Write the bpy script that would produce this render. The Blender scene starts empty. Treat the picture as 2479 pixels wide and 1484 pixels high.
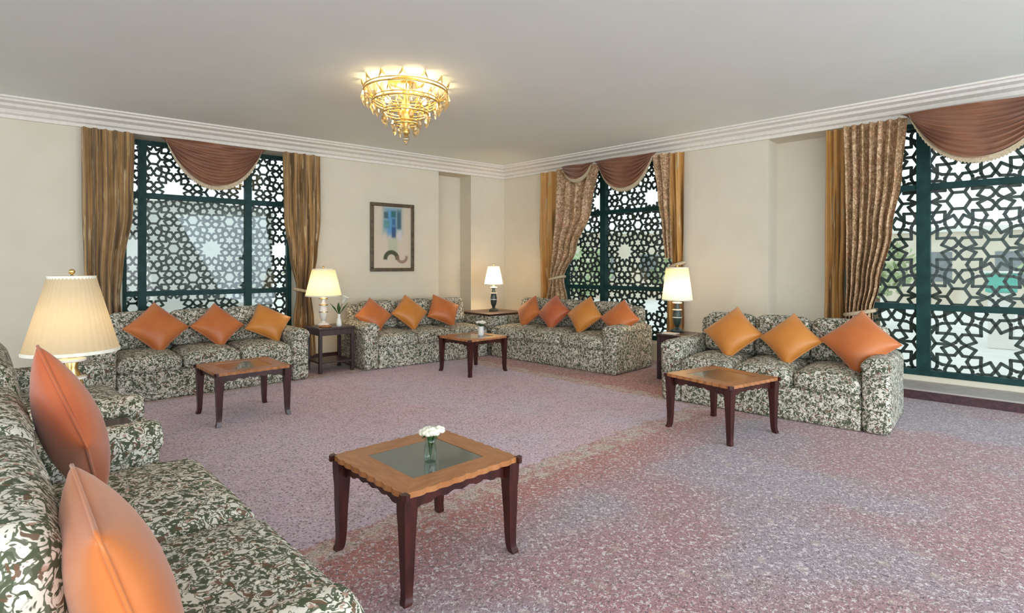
import bpy, bmesh, math, random
from mathutils import Vector, Matrix
random.seed(7)
R = math.radians
S = bpy.context.scene
COL = S.collection

# ------------------------------------------------------------------ camera
F_PX, CX, HOR, CAMZ = 1330.0, 1239.5, 643.0, 1.35
cam_d = bpy.data.cameras.new('camera'); cam = bpy.data.objects.new('camera', cam_d); COL.objects.link(cam)
cam_d.sensor_width = 36; cam_d.sensor_fit = 'HORIZONTAL'
cam_d.lens = F_PX/2479*36
cam_d.shift_y = -(742-HOR)/2479
cam.location = (0, 0, CAMZ); cam.rotation_euler = (R(90), 0, 0)
cam_d.clip_start = .05; cam_d.clip_end = 300
S.camera = cam

# ------------------------------------------------------------------ sky, light, exposure
W = bpy.data.worlds.new('sky'); S.world = W; W.use_nodes = True
wb = W.node_tree.nodes['Background']
wb.inputs[0].default_value = (.86, .94, 1.0, 1); wb.inputs[1].default_value = 1.0
S.view_settings.view_transform = 'Standard'; S.view_settings.look = 'None'
S.view_settings.gamma = 1; S.view_settings.exposure = .56
S.view_settings.use_curve_mapping = False
CHANDELIER_W, LAMP_W = 11, 4
def fill_light(name, loc, tgt, sx, sy, power, col):       # added area fill imitating window light from the open sides behind the camera
    li = bpy.data.lights.new(name, 'AREA'); li.shape = 'RECTANGLE'; li.size = sx; li.size_y = sy; li.energy = power; li.color = col
    o = bpy.data.objects.new(name, li); COL.objects.link(o); o.location = loc
    o.rotation_euler = (Vector(tgt)-Vector(loc)).to_track_quat('-Z', 'Z').to_euler()
fill_light('fill_rear', (1.4, -4.3, 1.3), (1.0, 5, 3.2), 9, 2.6, 265, (.93, .98, 1))
fill_light('fill_side', (6.6, -.4, 1.3), (-2, 4.5, 3.0), 6.5, 2.6, 270, (.76, .89, 1))

# ------------------------------------------------------------------ node materials
class NT:
    def __init__(s, name):
        s.m = bpy.data.materials.new(name); s.m.use_nodes = True
        s.t = s.m.node_tree; s.n = s.t.nodes; s.b = s.n['Principled BSDF']; s.out = s.n['Material Output']
    def add(s, ty, **kw):
        nd = s.n.new(ty)
        for k, v in kw.items():
            if k.startswith('i_'):
                key = k[2:]; key = int(key) if key.isdigit() else key
                s.put(nd.inputs[key], v)
            else: setattr(nd, k, v)
        return nd
    def put(s, sock, v):
        if isinstance(v, bpy.types.NodeSocket): s.t.links.new(v, sock)
        elif isinstance(v, bpy.types.Node): s.t.links.new(v.outputs[0], sock)
        else:
            if hasattr(v, '__len__') and len(v) == 3 and sock.type == 'RGBA': v = (*v, 1)
            sock.default_value = v
    def math(s, op, a, b=0.0, c=None):
        nd = s.n.new('ShaderNodeMath'); nd.operation = op
        s.put(nd.inputs[0], a); s.put(nd.inputs[1], b)
        if c is not None: s.put(nd.inputs[2], c)
        return nd.outputs[0]
    def mix(s, f, a, b):
        nd = s.n.new('ShaderNodeMix'); nd.data_type = 'RGBA'
        s.put(nd.inputs[0], f); s.put(nd.inputs[6], a); s.put(nd.inputs[7], b)
        return nd.outputs[2]
    def obj(s): return s.add('ShaderNodeTexCoord').outputs['Object']
    def noise(s, vec, scale, detail=2, rough=.5, dist=0):
        nd = s.add('ShaderNodeTexNoise')
        s.put(nd.inputs['Vector'], vec); nd.inputs['Scale'].default_value = scale
        nd.inputs['Detail'].default_value = detail; nd.inputs['Roughness'].default_value = rough
        nd.inputs['Distortion'].default_value = dist
        return nd.outputs['Fac']
    def vor(s, vec, scale, rnd=1):
        nd = s.add('ShaderNodeTexVoronoi'); s.put(nd.inputs['Vector'], vec)
        nd.inputs['Scale'].default_value = scale; nd.inputs['Randomness'].default_value = rnd
        return nd
    def sstep(s, x, a, b):
        nd = s.add('ShaderNodeMapRange'); nd.interpolation_type = 'SMOOTHSTEP'
        s.put(nd.inputs[0], x); nd.inputs[1].default_value = a; nd.inputs[2].default_value = b
        return nd.outputs[0]
    def scalevec(s, vec, sc):
        nd = s.add('ShaderNodeMapping'); s.put(nd.inputs[0], vec); nd.inputs[3].default_value = sc
        return nd.outputs[0]
    def bump(s, h, strength=.2, dist=.01):
        nd = s.add('ShaderNodeBump'); nd.inputs['Strength'].default_value = strength
        nd.inputs['Distance'].default_value = dist; s.put(nd.inputs['Height'], h)
        s.put(s.b.inputs['Normal'], nd.outputs[0])
    def set(s, **kw):
        for k, v in kw.items(): s.put(s.b.inputs[k.replace('_', ' ')], v)
        return s.m

def noisy(name, c1, c2, scale=8, rough=.6, bump=0, metal=0, detail=3, sc3=None, spec=.5):
    t = NT(name); v = t.obj()
    if sc3: v = t.scalevec(v, sc3)
    n = t.noise(v, scale, detail)
    t.put(t.b.inputs['Base Color'], t.mix(t.sstep(n, .3, .7), c1, c2))
    t.b.inputs['Roughness'].default_value = rough; t.b.inputs['Metallic'].default_value = metal
    t.b.inputs['Specular IOR Level'].default_value = spec
    if bump: t.bump(n, bump, .01)
    return t.m

M = {}
M['wall'] = noisy('wall_paint', (.71, .655, .53), (.74, .685, .56), 3, .8, spec=.2)
M['ceil'] = noisy('ceiling_paint', (.84, .885, .82), (.86, .90, .84), 2, .85, spec=.2)
M['trim'] = noisy('cornice_plaster', (.78, .74, .66), (.84, .80, .73), 25, .75, .15, spec=.2)
M['frame'] = noisy('window_frame_green', (.008, .04, .038), (.014, .06, .055), 9, .55, spec=.25)
M['lattice'] = noisy('lattice_metal', (.05, .07, .06), (.09, .105, .09), 12, .7)
M['sill'] = noisy('sill_stone', (.42, .38, .36), (.50, .46, .43), 14, .5)
M['plinth'] = noisy('dark_skirting_wood', (.05, .022, .03), (.09, .04, .045), 6, .5, sc3=(1, 6, 6))
M['brass'] = noisy('brass', (.62, .42, .14), (.75, .55, .22), 15, .25, metal=1)
M['gold'] = noisy('gilt_metal', (.75, .52, .16), (.85, .64, .26), 20, .28, metal=1)
M['white_ceramic'] = noisy('white_ceramic', (.80, .78, .73), (.86, .84, .80), 7, .25)
M['dark_ceramic'] = noisy('dark_ceramic', (.03, .05, .045), (.06, .08, .07), 10, .3)
M['mahog'] = noisy('mahogany', (.030, .007, .006), (.065, .014, .010), 5, .3, sc3=(4, 4, 1))
M['wood_lt'] = noisy('inlaid_wood', (.34, .125, .04), (.46, .20, .075), 7, .28, sc3=(1, 5, 2))
M['black_wood'] = noisy('dark_wood', (.03, .012, .014), (.06, .022, .02), 6, .35, sc3=(4, 4, 1))
M['pic_frame'] = noisy('picture_frame_wood', (.06, .04, .02), (.13, .085, .035), 18, .4)
M['leaf'] = noisy('leaf_green', (.015, .06, .015), (.05, .14, .03), 20, .5)
M['petal'] = noisy('petal_cream', (.80, .77, .62), (.88, .86, .76), 20, .6)
M['fol1'] = noisy('foliage_olive', (.34, .42, .22), (.55, .60, .36), 5, .8, .3)
M['fol2'] = noisy('foliage_fresh', (.38, .50, .28), (.60, .68, .42), 5, .8, .3)
M['bark'] = noisy('bark', (.14, .09, .05), (.22, .15, .09), 10, .9, .4)
M['ground'] = noisy('paving_pale', (.74, .72, .66), (.82, .80, .75), 1.5, .9)
M['house'] = noisy('render_grey', (.50, .50, .46), (.56, .56, .52), 2, .9)
M['house2'] = noisy('render_cream', (.66, .58, .46), (.74, .66, .54), 2, .9)
M['teal'] = noisy('teal_paint', (.10, .42, .34), (.14, .50, .41), 6, .5)
M['dkglass'] = noisy('dark_glazing', (.2, .22, .23), (.25, .27, .28), 6, .1)

def m_floral(name, cream, olive, brown, rose, sc=1.0, rough=.75):
    t = NT(name); v = t.obj()
    n1 = t.noise(v, 15*sc, 2, .55, 1.2); n2 = t.noise(v, 26*sc, 2, .5, .8)
    v3 = t.vor(v, 17*sc).outputs['Distance']; n4 = t.noise(v, 6*sc, 1)
    col = t.mix(t.sstep(n4, .35, .65), cream, tuple(c*.86 for c in cream))
    stem = t.math('ABSOLUTE', t.math('SUBTRACT', n1, .5))
    col = t.mix(t.math('MULTIPLY', t.math('SUBTRACT', 1, t.sstep(stem, .030, .05)), .92), col, olive)
    col = t.mix(t.sstep(n2, .525, .57), col, olive)
    col = t.mix(t.math('MULTIPLY', t.sstep(n1, .60, .64), .95), col, brown)
    blos = t.math('SUBTRACT', 1, t.sstep(v3, .16, .24))
    col = t.mix(t.math('MULTIPLY', blos, .85), col, t.mix(t.sstep(n4, .48, .52), rose, tuple(min(1, c*1.12) for c in cream)))
    t.put(t.b.inputs['Base Color'], col); t.b.inputs['Roughness'].default_value = rough
    t.b.inputs['Specular IOR Level'].default_value = .25
    t.bump(t.noise(v, 160, 1), .15, .004)
    return t.m
M['floral'] = m_floral('floral_upholstery', (.78, .74, .64), (.08, .095, .055), (.15, .085, .05), (.46, .28, .22), 1.6)
M['floral_drape'] = m_floral('floral_curtain', (.66, .45, .28), (.30, .19, .09), (.42, .21, .11), (.70, .45, .30), .9, .5)

def m_satin(name, c1, c2, stripes=0, rough=.42):
    t = NT(name); v = t.obj()
    n = t.noise(v, 4, 2); f = t.noise(v, 70, 2)
    col = t.mix(t.sstep(n, .3, .7), c1, c2)
    if stripes:
        n5 = t.noise(t.scalevec(v, (1, 1, .06)), stripes, 2)
        col = t.mix(t.sstep(n5, .47, .56), col, tuple(c*.45 for c in c1))
        n6 = t.noise(t.scalevec(v, (1, 1, .12)), stripes*1.7, 2)
        col = t.mix(t.sstep(n6, .60, .66), col, (.55, .40, .20))
    t.put(t.b.inputs['Base Color'], col); t.b.inputs['Roughness'].default_value = rough
    t.b.inputs['Sheen Weight'].default_value = .3
    t.bump(f, .08, .004)
    return t.m
M['orange'] = m_satin('orange_satin', (.50, .125, .022), (.58, .17, .034))
M['rust'] = m_satin('rust_satin', (.44, .085, .022), (.52, .125, .035))
M['amber'] = m_satin('amber_satin', (.56, .19, .02), (.62, .235, .035))
M['gold_drape'] = m_satin('gold_striped_curtain', (.36, .20, .065), (.45, .27, .10), 16, .5)
M['amber_drape'] = m_satin('amber_curtain', (.50, .25, .055), (.58, .31, .08), 9, .5)
M['swag'] = m_satin('rust_brown_swag', (.20, .075, .035), (.28, .115, .055), 0, .5)
M['fringe'] = noisy('cream_fringe', (.48, .38, .24), (.62, .52, .36), 60, .8, .3)

def m_lampshade(c1=(.86, .76, .55), c2=(.92, .84, .66)):
    t = NT('lampshade_fabric'); v = t.obj()
    n = t.noise(v, 40, 2)
    c = t.mix(n, c1, c2)
    d = t.add('ShaderNodeBsdfDiffuse'); t.put(d.inputs[0], c)
    tr = t.add('ShaderNodeBsdfTranslucent'); t.put(tr.inputs[0], c)
    mx = t.add('ShaderNodeMixShader'); mx.inputs[0].default_value = .45
    t.put(mx.inputs[1], d.outputs[0]); t.put(mx.inputs[2], tr.outputs[0])
    t.put(t.out.inputs[0], mx.outputs[0]); return t.m
M['shade'] = m_lampshade()
M['cream_shade'] = m_lampshade((.66, .56, .38), (.72, .62, .44))

def m_glass(name, tint, refl=.06, rough=.02):
    t = NT(name); v = t.obj()
    tr = t.add('ShaderNodeBsdfTransparent'); t.put(tr.inputs[0], tint)
    g = t.add('ShaderNodeBsdfGlossy'); g.inputs['Roughness'].default_value = rough
    fr = t.add('ShaderNodeFresnel'); fr.inputs[0].default_value = 1.45
    mx = t.add('ShaderNodeMixShader')
    t.put(mx.inputs[0], t.math('MULTIPLY_ADD', fr.outputs[0], .2, t.math('MULTIPLY', t.noise(v, 1.5), refl*.5)))
    t.put(mx.inputs[1], tr.outputs[0]); t.put(mx.inputs[2], g.outputs[0])
    t.put(t.out.inputs[0], mx.outputs[0]); return t.m
M['glass'] = m_glass('window_glass', (.93, .97, .96))
M['crystal'] = m_glass('crystal_glass', (.93, .86, .70), .5, .08)
M['vase_glass'] = m_glass('vase_glass', (.80, .90, .86), .3, .03)

def m_emit(name, c, s):
    t = NT(name); v = t.obj()
    n = t.noise(v, 9)
    t.set(Base_Color=(.9, .85, .7), Emission_Color=t.mix(n, c, tuple(min(1, x*1.05) for x in c)), Emission_Strength=s)
    return t.m
M['bulb'] = m_emit('bulb_glow', (1, .80, .48), 2.6)

def m_tabletop():
    t = NT('smoked_table_glass'); v = t.obj()
    n = t.noise(v, 6, 2)
    return t.set(Base_Color=t.mix(n, (.055, .075, .065), (.10, .125, .105)), Roughness=.12, Coat_Weight=.6, Coat_Roughness=.04)
M['tabletop'] = m_tabletop()

CORNER = Vector((-.139, 9.90)); DL = Vector((-.783, -.622)); NL = Vector((.622, -.783))
DR = Vector((.723, -.691)); NR = Vector((-.691, -.723))

def m_carpet():
    t = NT('floral_carpet'); v = t.obj()
    sp = t.add('ShaderNodeSeparateXYZ'); t.put(sp.inputs[0], v)
    X, Y = sp.outputs[0], sp.outputs[1]
    m = t.math('ADD', t.math('MULTIPLY', X, .714), t.math('MULTIPLY', Y, .70))
    n = t.math('ADD', t.math('MULTIPLY', X, -.70), t.math('MULTIPLY', Y, .714))
    wob = t.math('MULTIPLY', t.math('SUBTRACT', t.noise(v, 5, 2), .5), .16)
    # signed distance to the field rectangle (m .8..4.95, n 2.5..6.3)
    dm = t.math('SUBTRACT', t.math('ABSOLUTE', t.math('SUBTRACT', m, 2.875)), 2.075)
    dn = t.math('SUBTRACT', t.math('ABSOLUTE', t.math('SUBTRACT', n, 4.45)), 1.88)
    d = t.math('ADD', t.math('MAXIMUM', dm, dn), wob)
    inside = t.math('SUBTRACT', 1, t.sstep(d, -.02, .02))
    band = t.math('MULTIPLY', t.sstep(d, -.01, .03), t.math('SUBTRACT', 1, t.sstep(d, .16, .22)))
    big = t.noise(v, .9, 2); s1 = t.noise(v, 48, 3, .65, .9); s2 = t.noise(v, 66, 3, .65, .8); s3 = t.noise(v, 9, 2, .5, .8)
    fl = t.vor(v, 7).outputs['Distance']
    outer = t.mix(t.sstep(big, .4, .62), (.40, .21, .22), (.36, .30, .35))
    field = t.mix(t.sstep(big, .4, .6), (.66, .45, .52), (.63, .49, .60))
    rim = t.math('MULTIPLY', t.math('MULTIPLY', t.sstep(t.math('ADD', m, wob), 4.75, 4.98), t.math('SUBTRACT', 1, t.sstep(m, 5.6, 6.1))), t.sstep(n, 1.7, 2.1))
    outer = t.mix(t.math('MULTIPLY', rim, .7), outer, (.44, .16, .11))
    red = t.mix(t.sstep(d, .26, .7), (.46, .18, .15), outer)
    col = t.mix(inside, red, field)
    col = t.mix(t.math('MULTIPLY', band, t.math('MULTIPLY_ADD', t.sstep(s3, .42, .55), .6, .2)), col, (.64, .54, .45))
    col = t.mix(t.math('MULTIPLY', t.sstep(s1, .53, .60), .8), col, (.78, .70, .71))
    col = t.mix(t.math('MULTIPLY', t.sstep(s2, .54, .60), .8), col, (.13, .09, .105))
    col = t.mix(t.math('MULTIPLY', t.math('MULTIPLY', t.sstep(s3, .54, .62), t.sstep(s2, .42, .5)), .30), col, (.22, .19, .13))
    col = t.mix(t.math('MULTIPLY', t.math('SUBTRACT', 1, t.sstep(fl, .12, .22)), .35), col, (.62, .50, .44))
    t.put(t.b.inputs['Base Color'], col); t.b.inputs['Roughness'].default_value = .95
    t.b.inputs['Specular IOR Level'].default_value = .1; t.b.inputs['Sheen Weight'].default_value = .2
    t.bump(t.noise(v, 130, 1), .4, .01)
    return t.m
M['carpet'] = m_carpet()

def m_art():
    t = NT('painting_print'); v = t.obj()      # object space: x -.3..+.3, z -.46..+.46
    sp = t.add('ShaderNodeSeparateXYZ'); t.put(sp.inputs[0], v); X, Z = sp.outputs[0], sp.outputs[2]
    def blob(cx, cz, rx, rz, soft=.35):
        a = t.math('DIVIDE', t.math('SUBTRACT', X, cx), rx); b = t.math('DIVIDE', t.math('SUBTRACT', Z, cz), rz)
        e = t.math('MAXIMUM', t.math('ABSOLUTE', a), t.math('ABSOLUTE', b))
        return t.math('SUBTRACT', 1, t.sstep(e, 1-soft, 1+soft))
    col = t.mix(t.noise(v, 4), (.60, .52, .40), (.66, .58, .46))
    for cx, cz, rx, rz, c in [(0, .27, .16, .2, (.16, .34, .40)), (-.02, .22, .07, .2, (.10, .30, .56)),
                              (-.11, .34, .035, .05, (.03, .09, .10)), (.015, .36, .04, .05, (.02, .12, .11)),
                              (.11, .27, .035, .15, (.04, .10, .14)), (.02, .24, .03, .05, (.03, .12, .26)),
                              (.02, .08, .035, .09, (.02, .06, .17)), (-.1, .2, .05, .06, (.10, .28, .28)),
                              (.12, .04, .04, .08, (.60, .58, .60)), (0, -.12, .08, .1, (.46, .50, .36))]:
        col = t.mix(t.math('MULTIPLY', blob(cx, cz, rx, rz), .9), col, c)
    # dark scroll at the foot
    def ring(cx, cz, r, w, upper):
        dx = t.math('SUBTRACT', X, cx); dz = t.math('SUBTRACT', Z, cz)
        rr = t.math('SQRT', t.math('ADD', t.math('MULTIPLY', dx, dx), t.math('MULTIPLY', dz, dz)))
        q = t.math('SUBTRACT', 1, t.sstep(t.math('ABSOLUTE', t.math('SUBTRACT', rr, r)), w*.6, w*1.3))
        h = t.sstep(dz if upper else t.math('MULTIPLY', dz, -1), -.03, .0)
        return t.math('MULTIPLY', q, h)
    col = t.mix(ring(-.02, -.33, .10, .035, True), col, (.06, .06, .02))
    col = t.mix(t.math('MULTIPLY', ring(.16, -.30, .08, .025, False), .8), col, (.24, .13, .07))
    return t.set(Base_Color=col, Roughness=.35)
M['art'] = m_art()

# ------------------------------------------------------------------ shapes: every function gives (verts, faces)
def join(*parts):
    V, Fc = [], []
    for v, f in parts:
        k = len(V); V += v; Fc += [tuple(i+k for i in q) for q in f]
    return V, Fc
def xf(vf, mat): return [tuple(mat @ Vector(p)) for p in vf[0]], vf[1]
def box(x0, x1, y0, y1, z0, z1):
    v = [(x0,y0,z0),(x1,y0,z0),(x1,y1,z0),(x0,y1,z0),(x0,y0,z1),(x1,y0,z1),(x1,y1,z1),(x0,y1,z1)]
    return v, [(0,3,2,1),(4,5,6,7),(0,1,5,4),(1,2,6,5),(2,3,7,6),(3,0,4,7)]
def bbox(x0, x1, y0, y1, z0, z1, bev=.01, seg=2):
    bm = bmesh.new(); v, f = box(x0, x1, y0, y1, z0, z1)
    vs = [bm.verts.new(p) for p in v]
    for q in f: bm.faces.new([vs[i] for i in q])
    bmesh.ops.bevel(bm, geom=list(bm.edges), offset=bev, segments=seg, affect='EDGES', profile=.5)
    bm.verts.index_update()
    o = [tuple(p.co) for p in bm.verts], [tuple(p.index for p in q.verts) for q in bm.faces]
    bm.free(); return o
def rbox(x0, x1, y0, y1, z0, z1, r=.06, n=11, puff=0, pufft=0):
    """soft rounded block; puff = crown on the top face"""
    bm = bmesh.new(); bmesh.ops.create_cube(bm, size=2)
    bmesh.ops.subdivide_edges(bm, edges=list(bm.edges), cuts=n, use_grid_fill=True)
    h = Vector(((x1-x0)/2, (y1-y0)/2, (z1-z0)/2)); c = Vector(((x0+x1)/2, (y0+y1)/2, (z0+z1)/2))
    def warp(u, hh):                                    # crowd the rows near the edges
        k = min(.9, 2.2*r/hh); a = abs(u)
        e = .55
        w = a/e*(1-k) if a < e else (1-k)+(a-e)/(1-e)*k
        return math.copysign(w*hh, u)
    for v in bm.verts:
        u = v.co.copy()
        p = Vector([warp(u[i], h[i]) for i in range(3)])
        q = Vector([max(-(h[i]-r), min(h[i]-r, p[i])) for i in range(3)])
        d = p-q
        if d.length > 1e-9: p = q + d.normalized()*min(r, max(abs(d.x), abs(d.y), abs(d.z)))
        b = (1-(p.x/h.x)**2)*(1-(p.y/h.y)**2)
        if p.z > 0: p.z += puff*max(0, b)**.7
        b2 = (1-(p.x/h.x)**2)*(1-(p.z/h.z)**2) if abs(p.z) < h.z else 0
        if p.y < 0: p.y -= pufft*max(0, b2)**.7
        v.co = p + c
    bm.verts.index_update()
    o = [tuple(p.co) for p in bm.verts], [tuple(p.index for p in q.verts) for q in bm.faces]
    bm.free(); return o
def lathe(prof, seg=24, ripple=0, nr=30, closed=True):
    V, Fc = [], []
    for r, z in prof:
        for i in range(seg):
            a = 2*math.pi*i/seg; rr = r*(1+ripple*math.cos(nr*a))
            V.append((rr*math.cos(a), rr*math.sin(a), z))
    for j in range(len(prof)-1):
        for i in range(seg):
            a, b = j*seg+i, j*seg+(i+1) % seg
            Fc.append((a, b, b+seg, a+seg))
    if closed:
        Fc.append(tuple(range(seg))[::-1]); Fc.append(tuple(range((len(prof)-1)*seg, len(prof)*seg)))
    return V, Fc
def tube(pts, rad, seg=8, closed=False):
    pts = [Vector(p) for p in pts]; V, Fc = [], []; n = len(pts)
    rs = rad if isinstance(rad, (list, tuple)) else [rad]*n
    up = Vector((0, 0, 1))
    for i, p in enumerate(pts):
        a = pts[(i-1) % n] if (i > 0 or closed) else p; b = pts[(i+1) % n] if (i < n-1 or closed) else p
        d = (b-a).normalized()
        ref = up if abs(d.dot(up)) < .95 else Vector((1, 0, 0))
        s = d.cross(ref).normalized(); t = s.cross(d)
        for k in range(seg):
            an = 2*math.pi*k/seg
            V.append(tuple(p + rs[i]*(s*math.cos(an)+t*math.sin(an))))
    m = n if closed else n-1
    for i in range(m):
        for k in range(seg):
            a, b = i*seg+k, i*seg+(k+1) % seg; j = ((i+1) % n)*seg
            Fc.append((a, b, j+(k+1) % seg, j+k))
    if not closed:
        Fc.append(tuple(range(seg))[::-1]); Fc.append(tuple(range((n-1)*seg, n*seg)))
    return V, Fc
def prism(poly, z0, z1):
    n = len(poly)
    v = [(x, y, z0) for x, y in poly]+[(x, y, z1) for x, y in poly]
    f = [tuple(range(n))[::-1], tuple(range(n, 2*n))]+[(i, (i+1) % n, n+(i+1) % n, n+i) for i in range(n)]
    return v, f
def sphere(r, c=(0, 0, 0), seg=10, rings=6, sz=1):
    prof = [(max(1e-4, r*math.sin(math.pi*i/rings)), -r*sz*math.cos(math.pi*i/rings)) for i in range(rings+1)]
    return xf(lathe(prof, seg), Matrix.Translation(c))

# ------------------------------------------------------------------ objects
def mesh(name, vf, mat, smooth=False):
    me = bpy.data.meshes.new(name); me.from_pydata(vf[0], [], vf[1])
    bm = bmesh.new(); bm.from_mesh(me); bmesh.ops.recalc_face_normals(bm, faces=bm.faces); bm.to_mesh(me); bm.free()
    me.materials.append(mat)
    if smooth:
        me.polygons.foreach_set('use_smooth', [True]*len(me.polygons))
        if smooth == 'auto': me.set_sharp_from_angle(angle=R(40))
    me.update(); return me
def obj(name, vf, mat, parent=None, smooth=False, mw=None):
    me = vf if isinstance(vf, bpy.types.Mesh) else mesh(name, vf, mat, smooth)
    o = bpy.data.objects.new(name, me); COL.objects.link(o)
    if parent: o.parent = parent
    if mw is not None: o.matrix_local = mw
    return o
def empty(name, loc=(0, 0, 0), rz=0):
    o = bpy.data.objects.new(name, None); COL.objects.link(o)
    o.location = loc; o.rotation_euler = (0, 0, rz); o.empty_display_size = .1; return o
def tag(o, label=None, cat=None, group=None, kind=None):
    if label: o['label'] = label
    if cat: o['category'] = cat
    if group: o['group'] = group
    if kind: o['kind'] = kind
    return o
def struct(name, vf, mat, label=None, parent=None, smooth=False):
    o = obj(name, vf, mat, parent, smooth)
    if not parent: tag(o, label, name.split('_')[0], kind='structure')
    return o

# walls: s = run along the wall from the room corner, o = offset into the room
WALL = {'L': (DL, NL), 'R': (DR, NR)}
def wp(w, s, o, z):
    d, n = WALL[w]; p = CORNER + d*s + n*o
    return (p.x, p.y, z)
def ps(w, px, o=0.0):
    """run s at which the picture column px meets the plane at offset o"""
    d, n = WALL[w]; k = (px-CX)/F_PX; p = CORNER + n*o
    return -(p.x-k*p.y)/(d.x-k*d.y)
def wbox(w, s0, s1, o0, o1, z0, z1):
    v = [wp(w, s, o, z) for z in (z0, z1) for s, o in ((s0, o0), (s1, o0), (s1, o1), (s0, o1))]
    return v, [(0,3,2,1),(4,5,6,7),(0,1,5,4),(1,2,6,5),(2,3,7,6),(3,0,4,7)]

ZC, ZT, OREC, OB = 2.90, 3.09, -.34, -.55        # cornice foot, ceiling, recess depth, wall back
ZTOP = 3.30
# ------------------------------------------------------------------ shell
Lend, Rend = 10.2, 9.6
pl, pr = wp('L', Lend, 0, 0), wp('R', Rend, 0, 0)
c0 = CORNER
fl_poly = [(pr[0], pr[1]), (pr[0]+1.0, pr[1]+1.0), wp('R', .0, OB, 0)[:2], (CORNER.x, CORNER.y+.75), wp('L', 0, OB, 0)[:2], (pl[0]-.6, pl[1]+.8), (pl[0], pl[1]), (pl[0], -4.5), (pr[0], -4.5)]
struct('floor', prism(fl_poly, -.12, 0), M['carpet'], 'mauve and pink floral carpet over the whole floor')
struct('ceiling', prism(fl_poly, ZT, ZT+.15), M['ceil'], 'plain off white ceiling')

W1 = (ps('L', 722), ps('L', 296)); W2 = (ps('R', 1338), ps('R', 1640)); W3 = (ps('R', 2015), 9.2)
zs = .24
L1140, L1060 = ps('L', 1140), ps('L', 1062)
wl = [wbox('L', -.2, L1140, OB, 0, 0, ZT), wbox('L', L1140, L1060, OB, OREC, 0, ZT), wbox('L', L1060, W1[0], OB, 0, 0, ZT),
      wbox('L', W1[0], W1[1], OB, 0, 0, zs), wbox('L', W1[0], W1[1], OB, 0, ZC, ZT), wbox('L', W1[1], Lend, OB, 0, 0, ZT),
      wbox('L', L1140, L1060, OREC, 0, ZC, ZT)]
struct('wall_left', join(*wl), M['wall'], 'cream wall holding the framed picture')
R1860 = ps('R', 1860)
wr = [wbox('R', -.2, W2[0], OB, 0, 0, ZT), wbox('R', W2[0], W2[1], OB, 0, 0, zs), wbox('R', W2[0], W2[1], OB, 0, ZC, ZT),
      wbox('R', W2[1], R1860, OB, 0, 0, ZT), wbox('R', R1860, W3[0], OB, OREC, 0, ZT), wbox('R', R1860, Rend, OB, 0, ZC, ZT),
      wbox('R', W3[0], W3[1], OB, OREC+.02, 0, .16), wbox('R', W3[1], Rend, OB, 0, 0, ZT)]
struct('wall_right', join(*wr), M['wall'], 'cream wall with the pillar beside the large window')
# plinth step below the large window
ob = struct('baseboard_right', wbox('R', R1860+.35, W3[1], OREC, .20, 0, .10), M['sill'], 'low grey stone step below the large window')
obj('riser', wbox('R', R1860+.35, W3[1], .20, .215, 0, .085), M['plinth'], ob)
struct('baseboard_left', wbox('L', L1060, W1[0], 0, .015, 0, .10), M['plinth'], 'dark wood baseboard below the picture')
# cornice: stepped profile swept along both walls
prof = [(-.0, ZC), (.035, ZC), (.035, ZC+.035), (.07, ZC+.05), (.09, ZC+.085), (.15, ZC+.105), (.165, ZC+.13), (.225, ZC+.145), (.235, ZC+.165), (.26, ZC+.172), (.26, ZT), (0, ZT)]
V = []
for o, z in prof:
    # corner point of both offset lines
    a = CORNER+NL*o; b = CORNER+NR*o; den = DL.x*DR.y-DL.y*DR.x
    s = ((b.x-a.x)*DR.y-(b.y-a.y)*DR.x)/den; c = a+DL*s
    V += [wp('L', Lend, o, z), (c.x, c.y, z), wp('R', Rend, o, z)]
Fc = [(3*i+j, 3*i+j+1, 3*((i+1) % len(prof))+j+1, 3*((i+1) % len(prof))+j) for i in range(len(prof)) for j in (0, 1)]
struct('trim_1', (V, Fc), M['trim'], 'moulded plaster cornice running along both walls')

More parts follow.
